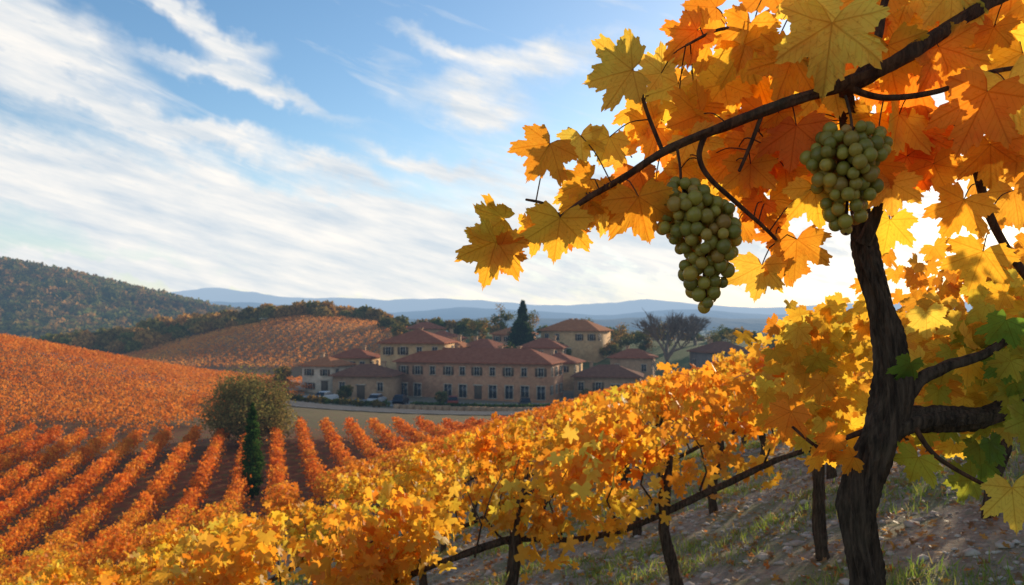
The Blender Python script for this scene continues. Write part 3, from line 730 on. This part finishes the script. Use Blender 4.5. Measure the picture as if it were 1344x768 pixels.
cloud(180,1200,1400,405,500,1.75,2.7,.05,.075,[GOLD,LEMON,AMBER,YG,ORANGE],[4,3,3,2,2])
cloud(95,1200,1390,345,410,2.1,2.9,.05,.075,[ORANGE,AMBER,GOLD],[4,4,2])
cloud(180,1030,1130,420,560,1.9,2.8,.05,.07,[GOLD,AMBER,ORANGE,LEMON,YG],[4,3,2,2,1.4])
cloud(75,1180,1400,480,550,1.75,2.4,.05,.075,[YG,GREEN,GOLD,LEMON],[3,2,2,2])
cloud(50,1250,1400,440,610,1.5,1.9,.05,.07,[YG,GREEN,LEMON,AMBER],[3,3,2,1])
cloud(18,1320,1400,230,400,1.6,1.9,.05,.07,[AMBER,GOLD,ORANGE],[3,3,2])
for q in [(1038,540,255,.085,1.6,*ORANGE),(1095,572,225,.075,1.56,*ORANGE),(1120,600,200,.06,1.55,*AMBER),(1205,600,268,.08,1.55,*YG),(1328,640,262,.105,1.5,*LEMON),(1195,476,250,.065,1.56,*GREEN),(1320,420,250,.08,1.55,*GREEN),(1350,550,250,.09,1.55,*YG),(1215,410,282,.08,1.7,*LEMON),(1075,600,190,.05,1.6,*AMBER),(1300,580,290,.07,1.6,*GREEN),(1270,470,262,.08,1.65,*GOLD),(1165,330,280,.06,1.75,*AMBER),(1080,500,250,.075,1.8,*AMBER)]: ex.append(q)
ex=np.array(ex); N=len(ex)
P=np.array([W(r_[0],r_[1],r_[4]) for r_ in ex]); a=np.radians(ex[:,2])
t=np.stack([np.cos(a),rng.normal(size=N)*.45,np.sin(a)],-1)
n=np.stack([rng.normal(size=N)*.55-.4,-np.ones(N),rng.normal(size=N)*.45],-1)
leaves('canopy_leaves',P,t,n,ex[:,3]*.85,ex[:,5:8],T3,M_LEAF,OV)

# ------------------------------------------------------------------ grapes
m_,nt,out=new_mat('grape_skin')
at=nt.nodes.new('ShaderNodeAttribute'); at.attribute_name='lc'
nz=noise_fac(nt,90,4)
c=mixc(nt,ramp(nt,nz,[(.5,0.),(.75,.5)]),at.outputs['Color'],(.42,.28,.10))
p=pbsdf(nt,c,.26,.5,bump(nt,nz,.08,.002))
tr=nt.nodes.new('ShaderNodeBsdfTranslucent'); nt.links.new(c,tr.inputs[0])
mx=nt.nodes.new('ShaderNodeMixShader'); mx.inputs[0].default_value=.45
nt.links.new(p.outputs[0],mx.inputs[1]); nt.links.new(tr.outputs[0],mx.inputs[2])
nt.links.new(mx.outputs[0],out.inputs[0]); M_GRAPE=m_
import bmesh
bm=bmesh.new(); bmesh.ops.create_icosphere(bm,subdivisions=3,radius=1); SV=np.array([v.co[:] for v in bm.verts]); SF=np.array([[v.index for v in f.verts] for f in bm.faces]); bm.free()
def bunch(name, axis, prof, br, n, seed):
    E=empty(name,axis[0]); A=np.array(axis); pts=[]; tries=0
    while len(pts)<n and tries<60000:
        tries+=1; s=rng.random(); i=s*(len(A)-1); j=min(int(i),len(A)-2); c=A[j]*(1-(i-j))+A[j+1]*(i-j)
        th=rng.uniform(0,6.283)
        lump=1+.30*mn.noise(Vector((math.cos(th)*1.1+seed,math.sin(th)*1.1,s*4.5)))
        rad=np.interp(s,np.linspace(0,1,len(prof)),prof)*lump*math.sqrt(rng.uniform(.2,1))
        q=c+np.array([rad*math.cos(th),rad*math.sin(th)*.85,rng.normal()*.003])
        if all(np.sum((q-o)**2)>(br*1.66)**2 for o in pts): pts.append(q)
    pts=np.array(pts); N=len(pts); sc=rng.uniform(.78,1.14,(N,1,1))*br
    V=SV[None]*sc*np.array([1,1,1.06])+pts[:,None,:]-np.array(axis[0])
    col=pick(N,[(.46,.37,.06),(.56,.40,.07),(.32,.28,.05),(.56,.31,.07)],[4,3,2.5,1.2])
    mk('berries',V.reshape(-1,3),(SF[None]+(np.arange(N)*len(SV))[:,None,None]).reshape(-1,3),M_GRAPE,E,lc=np.repeat(col,len(SV),0))
    st=[tube([a_-A[0] for a_ in A],[.003]*len(A),8)[:2]]
    st.append(tube([np.array([0,.0,.0]),np.array([.002,.01,.03]),np.array([.0,.03,.075])],[.003,.0025,.003],8)[:2])
    mk_tubes('stem',st,M_CANE,E)
d=1.5
bunch('grape_bunch',[W(1118,172,d),W(1110,215,d),W(1112,255,d),W(1110,308,d)],[Wr(34,d),Wr(50,d),Wr(38,d),Wr(27,d),Wr(6,d)],Wr(8.8,d),165,1.)
bunch('grape_bunch',[W(893,242,d),W(912,275,d),W(928,320,d),W(924,360,d),W(928,405,d)],[Wr(16,d),Wr(42,d),Wr(46,d),Wr(32,d),Wr(25,d),Wr(6,d)],Wr(8.6,d),175,5.)

# ------------------------------------------------------------------ world
w=bpy.data.worlds.new('World'); scene.world=w; w.use_nodes=True; nt=w.node_tree; nt.nodes.clear()
try: w.cycles.sampling_method='MANUAL'; w.cycles.sample_map_resolution=512
except Exception: pass
out=nt.nodes.new('ShaderNodeOutputWorld'); bg=nt.nodes.new('ShaderNodeBackground'); bg.inputs[1].default_value=.14
sky=nt.nodes.new('ShaderNodeTexSky'); sky.sky_type='NISHITA'; sky.sun_disc=False
sky.sun_elevation=R(SUN_EL); sky.sun_rotation=R(SUN_AZ); sky.air_density=1.0; sky.dust_density=.6; sky.ozone_density=2.2
hs=nt.nodes.new('ShaderNodeHueSaturation'); hs.inputs['Saturation'].default_value=1.15; hs.inputs['Value'].default_value=1.3
nt.links.new(sky.outputs[0],hs.inputs['Color'])
tc=nt.nodes.new('ShaderNodeTexCoord'); sp=nt.nodes.new('ShaderNodeSeparateXYZ'); nt.links.new(tc.outputs['Generated'],sp.inputs[0])
az=mth(nt,'MULTIPLY',mth(nt,'ARCTAN2',sp.outputs[0],sp.outputs[1]),57.2958)
el=mth(nt,'MULTIPLY',mth(nt,'ARCSINE',sp.outputs[2]),57.2958)
cmb=nt.nodes.new('ShaderNodeCombineXYZ'); nt.links.new(az,cmb.inputs[0]); nt.links.new(el,cmb.inputs[1])
def wn(scale,det,sx=1,sy=1,rot=0,off=0,rough=.6,dist=0):
    mp=nt.nodes.new('ShaderNodeMapping'); mp.inputs['Scale'].default_value=(sx,sy,1); mp.inputs['Location'].default_value=(off,off*.7,off)
    r_=nt.nodes.new('ShaderNodeVectorRotate'); r_.rotation_type='Z_AXIS'; r_.inputs['Angle'].default_value=R(rot)
    nt.links.new(cmb.outputs[0],r_.inputs['Vector'])
    nt.links.new(r_.outputs[0],mp.inputs[0])
    nd=nt.nodes.new('ShaderNodeTexNoise'); nd.inputs['Scale'].default_value=scale; nd.inputs['Detail'].default_value=det; nd.inputs['Roughness'].default_value=rough; nd.inputs['Distortion'].default_value=dist
    nt.links.new(mp.outputs[0],nd.inputs['Vector']); return nd.outputs['Fac']
wa=mth(nt,'MULTIPLY',mth(nt,'SUBTRACT',wn(.14,3,off=3),.5),7.); wb=mth(nt,'MULTIPLY',mth(nt,'SUBTRACT',wn(.25,4,off=9),.5),4.)
A2=mth(nt,'ADD',az,wa); E2=mth(nt,'ADD',el,wb)
tot=None
BL=[(-22,7.2,18,2.4,-10,2.0),(-31,17.5,6,2.3,-35,1.4),(-27.5,13.6,6,.7,-25,1.3),(-18.6,16,6,.55,-14,1.2),(-21,12.4,3.6,.7,-8,1.5),(-2.8,15.2,3.2,1.3,-8,1.3),(-23,20.5,6,.6,-35,1.1),(-19,18,1.8,.8,0,1.1),(-12,10.6,3.5,.6,-10,1.1),(-24,3.2,14,.45,-3,1.7),(-8,7,8,1.4,-8,1.1),(-6,11.5,4,.5,-12,.8),(-5,19,3,.6,-20,.7),(10,7,14,3.5,-5,1.2),(1,18,6,1.2,10,.8),(30,14,14,8,0,.8),(-70,15,15,6,10,.8),(150,30,40,14,0,.9),(-120,35,30,12,0,.8)]
for (ca,ce,la,lw,an,s) in BL:
    c_,s_=math.cos(R(an)),math.sin(R(an))
    dx=mth(nt,'SUBTRACT',A2,float(ca)); dy=mth(nt,'SUBTRACT',E2,float(ce))
    p1=mth(nt,'DIVIDE',mth(nt,'ADD',mth(nt,'MULTIPLY',dx,c_),mth(nt,'MULTIPLY',dy,s_)),float(la))
    p2=mth(nt,'DIVIDE',mth(nt,'SUBTRACT',mth(nt,'MULTIPLY',dy,c_),mth(nt,'MULTIPLY',dx,s_)),float(lw))
    g=mth(nt,'MULTIPLY',mth(nt,'EXPONENT',mth(nt,'MULTIPLY',mth(nt,'ADD',mth(nt,'MULTIPLY',p1,p1),mth(nt,'MULTIPLY',p2,p2)),-1.)),float(s))
    tot=g if tot is None else mth(nt,'ADD',tot,g)
st=wn(1.,6,.10,.6,18,2.,.62,.5); st2=wn(1.,5,.4,.9,12,5.,.6)
mod=mth(nt,'ADD',mth(nt,'MULTIPLY',st,1.8),mth(nt,'MULTIPLY',st2,1.5))
mod=mth(nt,'SUBTRACT',mod,.80)
cov=mth(nt,'MULTIPLY',tot,mod)
thin=mth(nt,'MULTIPLY',mth(nt,'SUBTRACT',st,.52,clamp=True),1.2)
cov=mth(nt,'ADD',cov,thin)
hz=mth(nt,'MULTIPLY',mth(nt,'EXPONENT',mth(nt,'DIVIDE',mth(nt,'MAXIMUM',el,0.),-4.5)),.75)
cov=mth(nt,'ADD',cov,hz)
cov=ramp(nt,cov,[(.08,0.),(.42,.55),(.85,.97)])
sh=wn(1.,5,.12,.7,14,11.,.6)
sh=ramp(nt,sh,[(.32,0.),(.66,1.)])
ccol=mixc(nt,sh,(4.6,5.2,5.8),(7.5,7.15,6.7))
fin=mixc(nt,cov,hs.outputs[0],ccol)
nt.links.new(fin,bg.inputs[0]); nt.links.new(bg.outputs[0],out.inputs[0])

# ------------------------------------------------------------------ sun
ld=bpy.data.lights.new('sun','SUN'); ld.energy=5.; ld.angle=R(.6); ld.color=(1.,.82,.57)
so=bpy.data.objects.new('sun',ld); scene.collection.objects.link(so)
dirv=Vector((math.sin(R(SUN_AZ))*math.cos(R(SUN_EL)),math.cos(R(SUN_AZ))*math.cos(R(SUN_EL)),math.sin(R(SUN_EL))))
so.rotation_euler=dirv.to_track_quat('Z','Y').to_euler()

# ------------------------------------------------------------------ camera
cd=bpy.data.cameras.new('camera'); cd.lens=28; cd.sensor_width=36; cd.shift_y=.0305; cd.clip_end=40000; cd.clip_start=.05
cd.dof.use_dof=True; cd.dof.focus_distance=1.7; cd.dof.aperture_fstop=8.
co=bpy.data.objects.new('camera',cd); scene.collection.objects.link(co); co.location=(0,0,0); co.rotation_euler=(R(90),0,0)
scene.camera=co
scene.view_settings.view_transform='Standard'; scene.view_settings.look='None'; scene.view_settings.exposure=0
